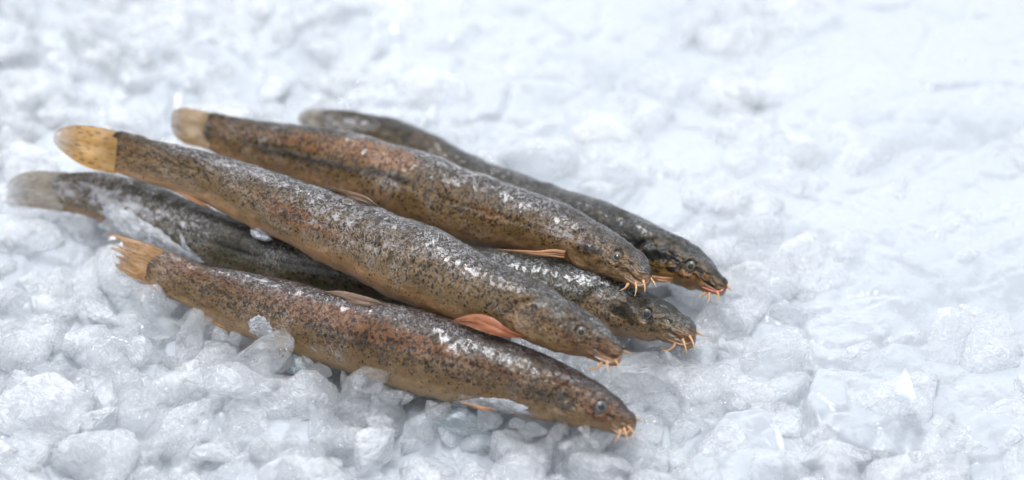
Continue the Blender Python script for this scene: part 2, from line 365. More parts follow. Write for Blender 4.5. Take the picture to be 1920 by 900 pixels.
    root = bpy.data.objects.new("loach", None); COL.objects.link(root); root.empty_display_size = 0.01
    base = P[NU//2]; root.location = (base[0], base[1], base[2]-R[NU//2]); f.root = root; f.base = np.array(root.location)
    tag(root, spec['label'], "fish", "fish laid in a pile on the ice")
    Vv = (Pg-f.base).reshape(-1, 3)
    F = grid_faces(NU, NV, True)
    # caps
    Vv = np.r_[Vv, [P[0]-f.base, P[-1]-f.base+T[-1]*1e-5]]
    for k in A: A[k] = np.r_[A[k], A[k][:1], A[k][-1:]] if A[k].ndim == 1 else np.r_[A[k], A[k][:1], A[k][-1:]]
    i0, i1 = NU*NV, NU*NV+1
    for j in range(NV):
        k = (j+1) % NV; F.append((i0, k, j)); F.append((i1, (NU-1)*NV+j, (NU-1)*NV+k))
    me = mesh_from("body", Vv, F, spec['mat'], A); link("body", me, root)
    f.Pg = Pg; f.N = N; FISHES.append(f)
    # ---- eye
    i = int(np.argmin(np.abs(s-et*HL))); j = int(np.argmin(np.abs(th-math.asin(ev)))); ep = Pg[i, j]; 
    nn = np.cross(Pg[min(i+6, NU-1), j]-Pg[i-6, j], Pg[i, (j+5) % NV]-Pg[i, j-5]); nn /= np.linalg.norm(nn); nn *= np.sign(nn@(CAM-ep)); vw_ = (CAM-ep)/np.linalg.norm(CAM-ep)
    nn = nn*0.55+vw_*0.45; nn /= np.linalg.norm(nn)
    es = spec.get('eyesize', 1.0)
    def dome(name, r, h, lift, mat, parent, ring=0.0, hole=0.0):
        a1 = np.cross(nn, [0, 0, 1.0]); a1 /= np.linalg.norm(a1); a2 = np.cross(nn, a1); nr, na = 14, 40; vs = []; fs = []
        for q_ in range(nr):
            rr = r*(hole+(1-hole)*(q_/(nr-1))); z = h*(1-(rr/r)**2) if hole == 0 else h*math.sin(math.pi*(q_/(nr-1)))
            for k_ in range(na):
                an = 2*math.pi*k_/na; vs.append(ep-f.base+a1*rr*math.cos(an)+a2*rr*math.sin(an)+nn*(lift+z))
        for q_ in range(nr-1):
            for k_ in range(na): fs.append((q_*na+k_, q_*na+(k_+1) % na, (q_+1)*na+(k_+1) % na, (q_+1)*na+k_))
        if hole == 0: fs.append(tuple(range(na))[::-1])
        return link(name, mesh_from(name, vs, fs, mat), parent)
    eye = dome("eye", 0.00175*es, 0.00045, 0.00010, M_EYE, root)
    dome("iris", 0.00098*es, 0.00018, 0.00052, spec.get('iris', M_IRIS), eye, hole=0.8)
    dome("pupil", 0.00080*es, 0.00012, 0.00054, M_PUPIL, eye)
    # ---- nostril
    def surf(t_, v_):
        ii = int(np.argmin(np.abs(s-t_*HL))); jj = int(np.argmin(np.abs(th-math.asin(v_)))); return Pg[ii, jj]
    npnt = surf(0.21, 0.42)-f.base
    tube("nostril", [npnt-f.T[-20]*0.0006, npnt+np.array(vw_)*0.0002, npnt+f.T[-20]*0.0006], [0.0002, 0.0004, 0.0002], M_NOST, root)
    # ---- lips: an arc round the mouth under the snout tip
    lip = [surf(a_, b_)-f.base for a_, b_ in ((0.20, -0.62), (0.13, -0.66), (0.07, -0.62), (0.03, -0.45), (0.012, -0.1))]
    tube("lip", lip, [0.0002, 0.00038, 0.00045, 0.00045, 0.0002], spec.get('lip', M_LIP), root)
    # ---- barbels: pixel paths at the snout's own distance
    dz = (tp-CAM)@FWD
    for bp, offs in spec['barbels']:
        pts = []
        for k_, (bx, by) in enumerate(bp):
            d_ = ray(bx, by); pts.append(CAM+d_*(dz-offs-0.0012*k_)-f.base)
        n_ = len(pts); tube("barbel", pts, [0.00044*(1-0.87*(k_/(n_-1))) for k_ in range(n_)], M_BARB, root)
    return f

def tube(name, pts, rad, mat, parent):
    pts = np.asarray(pts, float); Q = np.c_[pts, np.asarray(rad)]
    d = np.r_[0, np.cumsum(np.linalg.norm(np.diff(pts, axis=0), axis=1))]; n = 18
    m = np.gradient(Q, d, axis=0) if len(Q) > 2 else np.repeat((Q[1:]-Q[:1])/d[-1], 2, 0)
    x = np.linspace(0, d[-1], n); k = np.clip(np.searchsorted(d, x, side='right')-1, 0, len(d)-2); h = (d[k+1]-d[k])[:, None]; t = (x-d[k])[:, None]/h
    C = (2*t**3-3*t**2+1)*Q[k]+(t**3-2*t**2+t)*h*m[k]+(-2*t**3+3*t**2)*Q[k+1]+(t**3-t**2)*h*m[k+1]
    c3, r = C[:, :3], np.maximum(C[:, 3], 4e-5); T = np.gradient(c3, axis=0); T /= np.linalg.norm(T, axis=1)[:, None]
    a = np.cross(T, [0.3, 0.2, 0.93]); a /= np.linalg.norm(a, axis=1)[:, None]; b = np.cross(T, a); na = 12; vs = []
    for i in range(n):
        for k_ in range(na):
            an = 2*math.pi*k_/na; vs.append(c3[i]+(a[i]*math.cos(an)+b[i]*math.sin(an))*r[i])
    F = grid_faces(n, na, True); F.append(tuple(range(na))[::-1]); F.append(tuple(range((n-1)*na, n*na)))
    return link(name, mesh_from(name, vs, F, mat), parent)

def fin(f, name, e1, e2, off, mat, rays=12, thick=0.00035, ragged=0.0, label=None, bulge=0.0):
    """a fin between two pixel edge curves (both running from root to tip), at the fish's own distance"""
    nu, nv = 60, 90
    A1 = spline([(*p, 0) for p in e1], nu)[:, :2]; A2 = spline([(*p, 0) for p in e2], nu)[:, :2]
    pc = proj(f.P); vs = []; w = np.linspace(0, 1, nv); u = np.linspace(0, 1, nu)
    mid = (A1+A2)/2; idx = [int(np.argmin(np.sum((pc-m)**2, 1))) for m in mid]
    dep = smooth(np.array([(f.P[i]-CAM)@FWD for i in idx]), 6)
    U, Wv = np.meshgrid(u, w, indexing='ij')
    if ragged:
        sh = 1-ragged*(0.5+0.5*vnoise(np.stack([Wv*14, 0*Wv, 0*Wv], -1), 1, 3))*Wv*0-ragged*np.abs(vnoise(np.stack([Wv*11+3, 0*Wv, 0*Wv], -1), 1, 5))
        iu = np.clip(U*sh*(nu-1), 0, nu-1)
    else: iu = U*(nu-1)
    i0 = np.floor(iu).astype(int); i1 = np.minimum(i0+1, nu-1); fr = (iu-i0)[..., None]
    G1 = A1[i0]*(1-fr)+A1[i1]*fr; G2 = A2[i0]*(1-fr)+A2[i1]*fr
    PX = G1*(1-Wv[..., None])+G2*Wv[..., None]
    dp = dep[i0]
    rayh = np.abs(np.sin(Wv*math.pi*rays))**0.6
    k = SENS/FOCAL/1920.0
    Dv = FWD+RIGHT*((PX[..., 0:1]-960)*k)+UP*((450-PX[..., 1:2])*k)
    o_ = off if np.isscalar(off) else np.interp(U, np.linspace(0, 1, len(off)), off)
    base = CAM+Dv*(dp-o_-bulge*np.sin(math.pi*Wv)*np.sin(math.pi*np.clip(U*.9+.05, 0, 1)))[..., None]
    tk = thick*(1.15-0.85*U)*np.sin(np.clip(Wv, 0.02, 0.98)*math.pi)**0.4
    wav = vnoise(np.stack([U*2.5, Wv*4, 0*U], -1), 1, 21)*0.0004
    front = base-Dv*(tk*(0.6+0.5*rayh)+wav)[..., None]; backs = base+Dv*(tk*(0.6+0.5*rayh)-wav)[..., None]
    Vv = np.r_[front.reshape(-1, 3), backs.reshape(-1, 3)]-f.base
    F = grid_faces(nu, nv, False); n = nu*nv; F = F+[(a+n, d+n, c_+n, b+n) for a, b, c_, d in F]
    bd = [(i, 0) for i in range(nu)]+[(nu-1, j) for j in range(1, nv)]+[(i, nv-1) for i in range(nu-2, -1, -1)]+[(0, j) for j in range(nv-2, 0, -1)]
    bi = [i*nv+j for i, j in bd]
    for a, b in zip(bi, bi[1:]+bi[:1]): F.append((b, a, a+n, b+n))
    co = np.stack([U*0.02, Wv*0.012, 0*U], -1).reshape(-1, 3)
    me = mesh_from(name, Vv, F, mat, {'fin': np.r_[co, co], 'fu': np.r_[U.ravel(), U.ravel()], 'fray': np.r_[rayh.ravel(), rayh.ravel()]})
    o = link(name, me, f.root)
    if label: o["label"] = label
    return o

BACK = (0.050, 0.043, 0.037); FLANK = (0.19, 0.120, 0.045); BELLY = (0.43, 0.245, 0.115); RUST = (0.20, 0.080, 0.018); DARK = (0.007, 0.006, 0.0055)
SPEC = {}
SPEC['top'] = dict(seed=1, label="topmost fish lying across the others, with a rounded ochre tail speckled black",
  pairs=[((205,243),(197,322)),((264,255),(246,332)),((332,271),(306,350)),((415,290),(378,377)),((504,322),(455,417)),((575,345),(525,453)),((640,362),(590,486)),
   ((708,386),(652,514)),((800,420),(735,557)),((881,459),(820,590)),((945,495),(890,612)),((1000,526),(960,632)),((1060,562),(1025,655)),((1110,594),(1083,669)),((1140,620),(1120,679)),((1159,637),(1141,684))],
  tip=(1168,662), hx=[0,.3,.6,.85,1], h=[.024,.021,.021,.021,.018], HL=0.180, eye=(0.40,0.22),
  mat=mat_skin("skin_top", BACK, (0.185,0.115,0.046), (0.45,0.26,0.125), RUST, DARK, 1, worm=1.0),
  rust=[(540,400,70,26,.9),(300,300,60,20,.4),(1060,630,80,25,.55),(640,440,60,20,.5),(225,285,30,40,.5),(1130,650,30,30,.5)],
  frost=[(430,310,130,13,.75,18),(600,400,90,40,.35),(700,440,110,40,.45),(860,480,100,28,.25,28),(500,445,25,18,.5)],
  dark=[(950,580,60,16,.4,28),(1060,600,60,20,.45,28),(760,400,160,16,.25,24),(560,350,60,12,.3)], belly=[(700,520,110,14,.8,25),(620,480,50,10,.6,28)],
  barbels=[([(1128,680),(1122,688),(1110,691),(1100,690)],.002),([(1138,678),(1139,688),(1142,700)],.004),([(1153,676),(1158,682),(1160,689)],.003),([(1166,658),(1174,660),(1184,661)],-.001),([(1143,680),(1150,684),(1155,689)],.0)])
SPEC['second'] = dict(seed=2, label="thick fish with a bright rusty patch on its back, snout resting on the fish beneath",
  pairs=[((381,209),(374,276)),((430,217),(418,293)),((489,227),(470,315)),((579,235),(552,343)),((678,252),(637,374)),((745,270),(700,402)),((817,292),(765,428)),((900,323),(850,450)),
   ((975,350),(935,467)),((1030,372),(995,480)),((1080,394),(1045,492)),((1130,424),(1100,510)),((1168,450),(1142,523)),((1195,474),(1172,533)),((1214,497),(1194,540))],
  tip=(1221,522), hx=[0,.3,.6,.85,1], h=[.016,.014,.0135,.0155,.018], HL=0.178, eye=(0.40,0.24),
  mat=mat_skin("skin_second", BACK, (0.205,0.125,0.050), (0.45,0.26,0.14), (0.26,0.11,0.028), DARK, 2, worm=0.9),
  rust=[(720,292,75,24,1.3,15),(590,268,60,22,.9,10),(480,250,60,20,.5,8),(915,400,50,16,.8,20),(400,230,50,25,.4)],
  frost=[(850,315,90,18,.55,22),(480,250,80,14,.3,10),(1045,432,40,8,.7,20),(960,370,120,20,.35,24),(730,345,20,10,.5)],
  dark=[(560,295,170,11,.75,14),(740,330,70,9,.6,17),(1110,465,32,24,.6,30),(700,262,150,8,.35,13)], belly=[(620,345,120,16,.8,16),(900,440,120,10,.5,18)],
  barbels=[([(1178,532),(1172,540),(1162,545)],.003),([(1192,530),(1193,542),(1190,556)],.005),([(1206,526),(1209,538),(1209,549)],.005),([(1218,520),(1226,530),(1231,540)],.0)])
SPEC['rear'] = dict(seed=3, label="slender dark olive fish furthest back, its blotched head and reddish mouth standing clear",
  pairs=[((592,206),(588,250)),((640,206),(634,266)),((703,214),(690,285)),((771,233),(745,310)),((824,256),(790,335)),((873,286),(835,368)),((919,306),(885,392)),((990,331),(958,420)),
   ((1060,356),(1026,448)),((1131,380),(1098,474)),((1192,403),(1162,498)),((1245,430),(1215,515)),((1290,457),(1262,530)),((1322,480),(1298,542)),((1343,503),(1325,550)),((1357,519),(1342,553))],
  tip=(1363,540), hx=[0,.3,.6,.85,1], h=[.006,.006,.007,.008,.008], HL=0.19, eye=(0.40,0.16), lip=M_LIPRED,
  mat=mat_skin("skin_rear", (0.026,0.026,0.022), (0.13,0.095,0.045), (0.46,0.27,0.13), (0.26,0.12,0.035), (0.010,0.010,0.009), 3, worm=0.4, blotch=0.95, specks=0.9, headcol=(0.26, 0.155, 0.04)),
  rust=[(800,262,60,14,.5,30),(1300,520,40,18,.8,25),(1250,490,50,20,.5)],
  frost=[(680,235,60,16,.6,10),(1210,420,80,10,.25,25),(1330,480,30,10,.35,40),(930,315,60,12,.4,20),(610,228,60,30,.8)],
  dark=[(1000,370,180,26,.45,20),(780,250,40,30,.3),(1160,430,90,20,.35),(1225,470,60,14,.5,25)], belly=[(1250,516,60,12,.5,20),(1310,540,40,10,.4),(590,225,20,30,.5)],
  barbels=[([(1322,549),(1316,554),(1308,559)],.0),([(1330,550),(1330,560),(1326,569)],.003),([(1345,547),(1347,556),(1346,566)],.003),([(1362,534),(1368,541),(1373,547)],.0)])
SPEC['under'] = dict(seed=4, label="fish pinned underneath the pile, dark greenish body frosted with ice, grey brown head poking out",
  pairs=[((95,321),(90,392)),((180,324),(160,408)),((242,333),(215,432)),((302,350),(262,460)),((370,380),(325,490)),((450,412),(410,520)),((540,436),(510,548)),((640,447),(620,570)),
   ((740,452),(722,582)),((840,458),(815,590)),((930,465),(900,600)),((1010,476),(975,608)),((1080,490),(1045,618)),((1150,512),(1118,630)),((1210,542),(1180,637)),((1252,566),(1230,644)),((1283,590),(1264,650)),((1299,603),(1282,653))],
  tip=(1306,629), hx=[0,.12,.3,.6,.85,1], h=[.008,.006,.005,.004,.0045,.006], HL=0.165, eye=(0.43,0.20), iris=M_IRIS2,
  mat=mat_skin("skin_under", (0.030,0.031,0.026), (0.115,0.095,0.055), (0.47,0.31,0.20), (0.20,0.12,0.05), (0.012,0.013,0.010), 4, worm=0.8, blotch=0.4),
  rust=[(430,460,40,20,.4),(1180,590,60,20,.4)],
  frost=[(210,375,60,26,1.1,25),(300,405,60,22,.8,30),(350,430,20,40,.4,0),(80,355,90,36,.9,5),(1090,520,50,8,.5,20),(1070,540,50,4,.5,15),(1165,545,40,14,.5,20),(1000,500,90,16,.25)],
  dark=[(560,500,180,40,.5,15),(400,440,100,30,.4,25),(1165,585,30,22,.5),(1215,590,40,16,.3)], belly=[(1160,622,50,12,.6,10),(1230,636,60,10,.5,12),(1135,590,10,30,.5,0)],
  barbels=[([(1268,640),(1262,651),(1250,657),(1240,658)],.001),([(1280,636),(1285,650),(1288,664)],.004),([(1293,630),(1299,642),(1302,654)],.004),([(1304,621),(1311,626),(1320,631)],.0)])
SPEC['front'] = dict(seed=5, label="foremost rusty brown fish with a ragged orange tail and belly sunk in ice",
  pairs=[((289,461),(262,524)),((335,478),(305,553)),((384,495),(352,578)),((440,505),(405,606)),((490,514),(455,626)),((560,533),(520,654)),((630,550),(590,680)),((700,563),(665,704)),
   ((770,578),(735,726)),((846,600),(805,745)),((920,628),(880,762)),((986,648),(950,776)),((1045,675),(1012,788)),((1092,702),(1062,795)),((1133,727),(1108,804)),((1160,750),(1140,811)),((1181,769),(1162,819))],
  tip=(1192,799), hx=[0,.3,.6,.85,1], h=[.007,.008,.009,.009,.008], HL=0.150, eye=(0.42,0.22), iris=M_IRIS2, eyesize=1.05,
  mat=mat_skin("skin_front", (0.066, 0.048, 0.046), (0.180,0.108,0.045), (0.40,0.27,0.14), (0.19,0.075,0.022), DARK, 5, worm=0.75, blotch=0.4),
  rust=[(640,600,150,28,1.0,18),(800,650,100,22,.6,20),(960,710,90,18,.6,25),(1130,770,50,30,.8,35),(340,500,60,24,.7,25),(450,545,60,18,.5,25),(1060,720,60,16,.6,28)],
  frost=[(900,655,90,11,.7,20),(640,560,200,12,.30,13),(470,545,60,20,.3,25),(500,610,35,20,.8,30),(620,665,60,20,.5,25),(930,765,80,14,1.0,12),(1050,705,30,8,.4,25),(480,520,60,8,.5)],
  dark=[(660,640,110,18,.55,20),(880,710,120,16,.5,22),(420,560,60,14,.35,25),(1040,750,50,20,.45,25),(990,730,50,14,.4)], belly=[(780,720,90,8,.3,18)],
  barbels=[([(1164,806),(1160,818),(1152,832)],.003),([(1170,803),(1174,814),(1177,826)],.005),([(1178,800),(1186,808),(1194,818)],.004),([(1190,786),(1198,787),(1207,788)],-.001)])

f_top, f_sec, f_rear, f_under, f_front = [build_fish(SPEC[k]) for k in ('top', 'second', 'rear', 'under', 'front')]

TAIL = mat_fin("tail_fin_ochre", (0.46, 0.25, 0.055), (0.38, 0.29, 0.16), (0.02, 0.013, 0.008), 1, 1.0)
TAIL2 = mat_fin("tail_fin_brown", (0.36, 0.24, 0.12), (0.30, 0.27, 0.24), (0.06, 0.05, 0.045), 2, 0.6)
TAILG = mat_fin("tail_fin_grey", (0.26, 0.23, 0.18), (0.46, 0.46, 0.48), (0.06, 0.055, 0.05), 3, 0.7, 0.8)
TAILO = mat_fin("tail_fin_orange", (0.36, 0.19, 0.07), (0.48, 0.28, 0.11), (0.08, 0.05, 0.03), 4, 0.6, 0.6)
PECT = mat_fin("pectoral_orange", (0.36, 0.105, 0.028), (0.50, 0.22, 0.12), (0.2, 0.06, 0.02), 5, 0.1, 0.55)
DORS = mat_fin("dorsal_brown", (0.20, 0.12, 0.075), (0.30, 0.19, 0.12), (0.05, 0.03, 0.03), 6, 0.3, 0.3)
ANAL = mat_fin("anal_orange", (0.50, 0.24, 0.10), (0.62, 0.36, 0.2), (0.2, 0.1, 0.05), 7, 0.0, 0.5)

fin(f_top, "tail_fin", [(222,247),(198,241),(175,237),(140,235),(112,241),(97,257)], [(214,326),(192,321),(172,317),(140,302),(112,280),(97,262)], 0.0, TAIL, 16, 0.0005, ragged=0.07)
fin(f_sec, "tail_fin", [(400,212),(380,208),(362,204),(340,202),(325,208),(319,225)], [(392,282),(374,276),(360,274),(342,267),(327,254),(319,235)], 0.0, TAIL2, 14, 0.0005, ragged=0.06)
fin(f_rear, "tail_fin", [(610,207),(598,206),(585,205),(572,207),(562,212),(557,220)], [(606,254),(594,250),(583,246),(572,240),(562,232),(557,224)], 0.0, TAILG, 10, 0.0005)
fin(f_under, "tail_fin", [(125,323),(98,322),(75,320),(45,324),(20,336),(7,355)], [(118,397),(94,394),(75,392),(45,388),(20,385),(6,378)], 0.0, TAILG, 14, 0.0005, ragged=0.1)
fin(f_front, "tail_fin", [(312,470),(290,461),(262,452),(232,443),(208,436),(196,438)], [(286,540),(265,527),(250,522),(235,513),(222,505),(214,498)], 0.0, TAILO, 13, 0.0006, ragged=0.32)
# top fish: pectoral, pelvic and folded dorsal fin
fin(f_top, "pectoral_fin", [(985,630),(955,618),(925,596),(895,588),(865,594),(848,601)], [(988,634),(955,633),(925,628),(895,618),(865,607),(848,602)], [.0045,.0075,.0085,.008], PECT, 8, 0.0005)
fin(f_top, "pelvic_fin", [(395,388),(365,372),(335,356),(305,347)], [(393,392),(362,378),(332,362),(303,349)], 0.0, ANAL, 4, 0.0004)
fin(f_top, "dorsal_fin", [(708,386),(690,370),(668,361),(640,355),(605,347)], [(712,392),(690,384),(668,378),(640,368),(605,352)], [.001,.0018,.002,.001], DORS, 7, 0.0004, ragged=0.25)
fin(f_sec, "pectoral_fin", [(1060,470),(1040,467),(1010,470),(975,469),(930,467)], [(1058,484),(1040,482),(1010,480),(975,475),(930,469)], [.006,.008,.0085,.008], ANAL, 4, 0.0006)
fin(f_sec, "anal_fin", [(590,343),(560,336),(530,326),(505,317)], [(590,352),(560,345),(530,333),(505,319)], 0.0, ANAL, 4, 0.0004)
fin(f_rear, "pectoral_fin", [(1262,520),(1245,519),(1222,516),(1205,512)], [(1262,528),(1245,530),(1222,526),(1205,519)], [.003,.005,.005], ANAL, 4, 0.0004)
fin(f_rear, "dorsal_fin", [(1000,334),(975,326),(945,316),(915,306)], [(1000,342),(975,336),(945,326),(915,310)], [.001,.002], DORS, 5, 0.0004)
fin(f_front, "dorsal_fin", [(731,576),(705,562),(672,552),(640,545),(610,546)], [(729,580),(705,577),(672,574),(640,566),(612,551)], [.003,.0055,.005,.003], DORS, 8, 0.0004)
fin(f_front, "anal_fin", [(450,620),(420,606),(390,592),(362,580)], [(452,628),(420,617),(390,602),(362,584)], 0.001, ANAL, 5, 0.0004)
fin(f_front, "pectoral_fin", [(925,766),(905,762),(885,757),(866,753)], [(925,771),(905,769),(885,763),(866,756)], .0085, ANAL, 3, 0.0004)

# small round hole in the top fish's skin
def hole_mark():
    f = f_top; th = np.linspace(-math.pi, math.pi, NV, endpoint=False); px = proj(f.Pg.reshape(-1, 3)); face = (f.N.reshape(-1, 3)@(-FWD)) > 0.1
    d = np.where(face, np.sum((px-np.array([653, 380]))**2, 1), 1e9); k = int(np.argmin(d)); p = f.Pg.reshape(-1, 3)[k]; n = f.N.reshape(-1, 3)[k]
    tdir = f.T[k//NV]; b = np.cross(n, tdir); vs = []; fs = []; na = 32
    prof = [(1.25, -0.0001), (1.1, 0.00022), (0.95, 0.00018), (0.85, -0.0001)]
    for r, z in prof:
        for q in range(na):
            an = 2*math.pi*q/na; vs.append(p-f.base+tdir*math.cos(an)*r*0.0015+b*math.sin(an)*r*0.00085+n*(z+0.0001))
    for i in range(3):
        for q in range(na): fs.append((i*na+q, i*na+(q+1) % na, (i+1)*na+(q+1) % na, (i+1)*na+q))
    rim = link("skin_hole", mesh_from("skin_hole", vs, fs, plain("hole_rim", (0.16, 0.14, 0.12), 0.3, 0.8)), f.root)
    vs = [p-f.base+n*0.00012]+[p-f.base+tdir*math.cos(2*math.pi*q/na)*0.00136+b*math.sin(2*math.pi*q/na)*0.00076+n*0.00006 for q in range(na)]
    link("hole_floor", mesh_from("hole_floor", vs, [(0, 1+q, 1+(q+1) % na) for q in range(na)], plain("hole_inside", (0.05, 0.03, 0.008), 0.3, 0.9)), rim)
hole_mark()

# ------------------------------------------------------------------ ice bed
AX = np.concatenate([np.c_[f.P[::6], f.R[::6]] for f in FISHES])
def bed_height(XY):
    P = np.c_[XY, np.zeros(len(XY))]
    z = -0.004+fbm(P, 16, 40, 2)*0.004
    pp = proj(P); wf = sst(pp[:, 0]-1180+(450-pp[:, 1])*1.3, -150, 450); z = z+wf*0.0035
    for sc, amp, sd in ((42, 0.0052, 1), (75, 0.0028, 2), (150, 0.0010, 3)):   # facets: every cell its own tilted plane
        Q = XY*sc+fbm(P, sc*0.5, 60+sd, 2)[:, None]*0.25; I = np.floor(Q).astype(np.int64); best = np.full(len(Q), 1e9); zz = np.zeros(len(Q)); sec = np.full(len(Q), 1e9)
        for dx in (-1, 0, 1):
            for dy in (-1, 0, 1):
                J = I+[dx, dy]; c0 = J[:, 0]; c1 = J[:, 1]; o = 0*c0
                cx = c0+_h(c0, c1, o, 5+sd); cy = c1+_h(c0, c1, o, 9+sd); d = (Q[:, 0]-cx)**2+(Q[:, 1]-cy)**2
                pl = _h(c0, c1, o, 13+sd)-0.5+(Q[:, 0]-cx)*(_h(c0, c1, o, 21+sd)-0.5)*1.6+(Q[:, 1]-cy)*(_h(c0, c1, o, 31+sd)-0.5)*1.6
                m = d < best; sec = np.where(m, best, np.minimum(sec, d)); zz = np.where(m, pl, zz); best = np.where(m, d, best)
        e = np.sqrt(sec)-np.sqrt(best); z = z+amp*(0.6-0.45*wf)*(zz*sst(e, 0.0, 0.18)-0.35*(1-sst(e, 0, 0.15)))
    return z
def fish_lid(XY, z, pad=0.0006):
    for f in FISHES:
        A = f.P[::5]; R = f.R[::5]
        for p, r in zip(A, R):
            d2 = (XY[:, 0]-p[0])**2+(XY[:, 1]-p[1])**2; m = d2 < (r*1.0)**2
            z[m] = np.minimum(z[m], p[2]-np.sqrt(np.maximum(r*r-d2[m], 0))*0.92-pad)
    return z
xs = np.concatenate([np.linspace(-0.62, -0.20, 90)[:-1], np.linspace(-0.20, 0.20, 500), np.linspace(0.20, 0.62, 90)[1:]])
ys = np.concatenate([np.linspace(-0.45, -0.13, 70)[:-1], np.linspace(-0.13, 0.19, 400), np.linspace(0.19, 0.85, 130)[1:]])
X, Y = np.meshgrid(xs, ys, indexing='ij'); XY = np.c_[X.ravel(), Y.ravel()]
Z = fish_lid(XY, bed_height(XY))
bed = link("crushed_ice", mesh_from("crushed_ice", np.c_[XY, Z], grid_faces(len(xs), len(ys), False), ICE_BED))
tag(bed, "bed of fine crushed ice filling the spaces between the larger pieces", "ice", kind="stuff")
# solid base beneath the bed so that light does not leak from below
bs = link("ice_base", mesh_from("ice_base", [(-.62,-.45,-.03),(.62,-.45,-.03),(.62,.85,-.03),(-.62,.85,-.03)], [(0,1,2,3)], plain("packed_ice", (0.95,0.97,0.99), 0.6, 0.0)))
tag(bs, "packed white ice layer under the crushed pieces", "ice", kind="structure")

# ------------------------------------------------------------------ ice chunks
def ico(sub):
    import bmesh
    bm = bmesh.new(); bmesh.ops.create_icosphere(bm, subdivisions=sub, radius=1.0)
    V = np.array([v.co[:] for v in bm.verts]); F = [tuple(v.index for v in f.verts) for f in bm.faces]; bm.free(); return V, F
IV, IF = ico(5)
def chunk_mesh(seed, mat, sharp=14, nplanes=15, rough=1.0, flat=1.0):
    r = np.random.default_rng(seed); n = r.normal(size=(nplanes, 3)); n /= np.linalg.norm(n, axis=1)[:, None]; h = r.uniform(0.45, 1.0, nplanes)
    d = IV/np.linalg.norm(IV, axis=1)[:, None]; D = np.maximum(d@n.T, 0)/h
    rad = (np.sum(D**sharp, 1)+1e-3)**(-1/sharp); rad = np.minimum(rad, 1.45)
    P = d*rad[:, None]
    P = P*(1+rough*(0.05*fbm(P, 1.7, seed, 3)+0.024*fbm(P, 5, seed+3, 4)))[:, None]
    # conchoidal scoops
    for _ in range(3):
        q = r.normal(size=3); q /= np.linalg.norm(q); q *= 1.25; dd = np.linalg.norm(P-q, axis=1); rr = r.uniform(0.42, 0.62)
        m = dd < rr; P[m] = q+(P[m]-q)/dd[m][:, None]*(rr*0.75+dd[m][:, None]*0.25)
    P = P*r.uniform(0.6, 1.3, 3); P = P+P[:, [1, 2, 0]]*r.uniform(-0.35, 0.35, 3)
    P /= np.abs(P).max(); P[:, 2] *= flat
    return mesh_from("ice_chunk", P, IF, mat)
PROTO = {}
for key, m, cnt in (("clear", ICE_CLEAR, 12), ("cloudy", ICE_CLOUDY, 7), ("blue", ICE_BLUE, 3), ("white", ICE_WHITE, 2)):
    PROTO[key] = [chunk_mesh(100+hash_+17*len(key), ICE_GLASS if key == 'clear' and hash_ % 3 != 2 else m, sharp=[16, 30, 48][hash_ % 3], nplanes=13+hash_ % 9) for hash_ in range(cnt)]
def chunk(name, me, loc, size, rot):
    o = link(name, me); o.location = loc; o.scale = size; o.rotation_euler = rot; return o
K = SENS/FOCAL/1920.0*DIST
placed = []
def put(px, py, wpx, hpx, key, k, label, z=0.002, rz=0.0, depth=None, tilt=(0, 0), name="ice_chunk", cat="ice chunk"):
    p = at(px, py, z); a = wpx*K*0.5; b = hpx*K*0.5; dp = depth or b
    # local axes: x across the picture, z along the camera's up, y along the sight line
    o = chunk(name, PROTO[key][k % len(PROTO[key])], p, (a, dp, b), (0, 0, 0))
    rot = Matrix.Rotation(-(PITCH*0.75)+tilt[0], 3, 'X') @ Matrix.Rotation(rz, 3, 'Y') @ Matrix.Rotation(tilt[1], 3, 'Z')
    o.rotation_euler = rot.to_euler(); tag(o, label, cat); placed.append((*p, max(a, b)))
    return o
R_ = math.radians
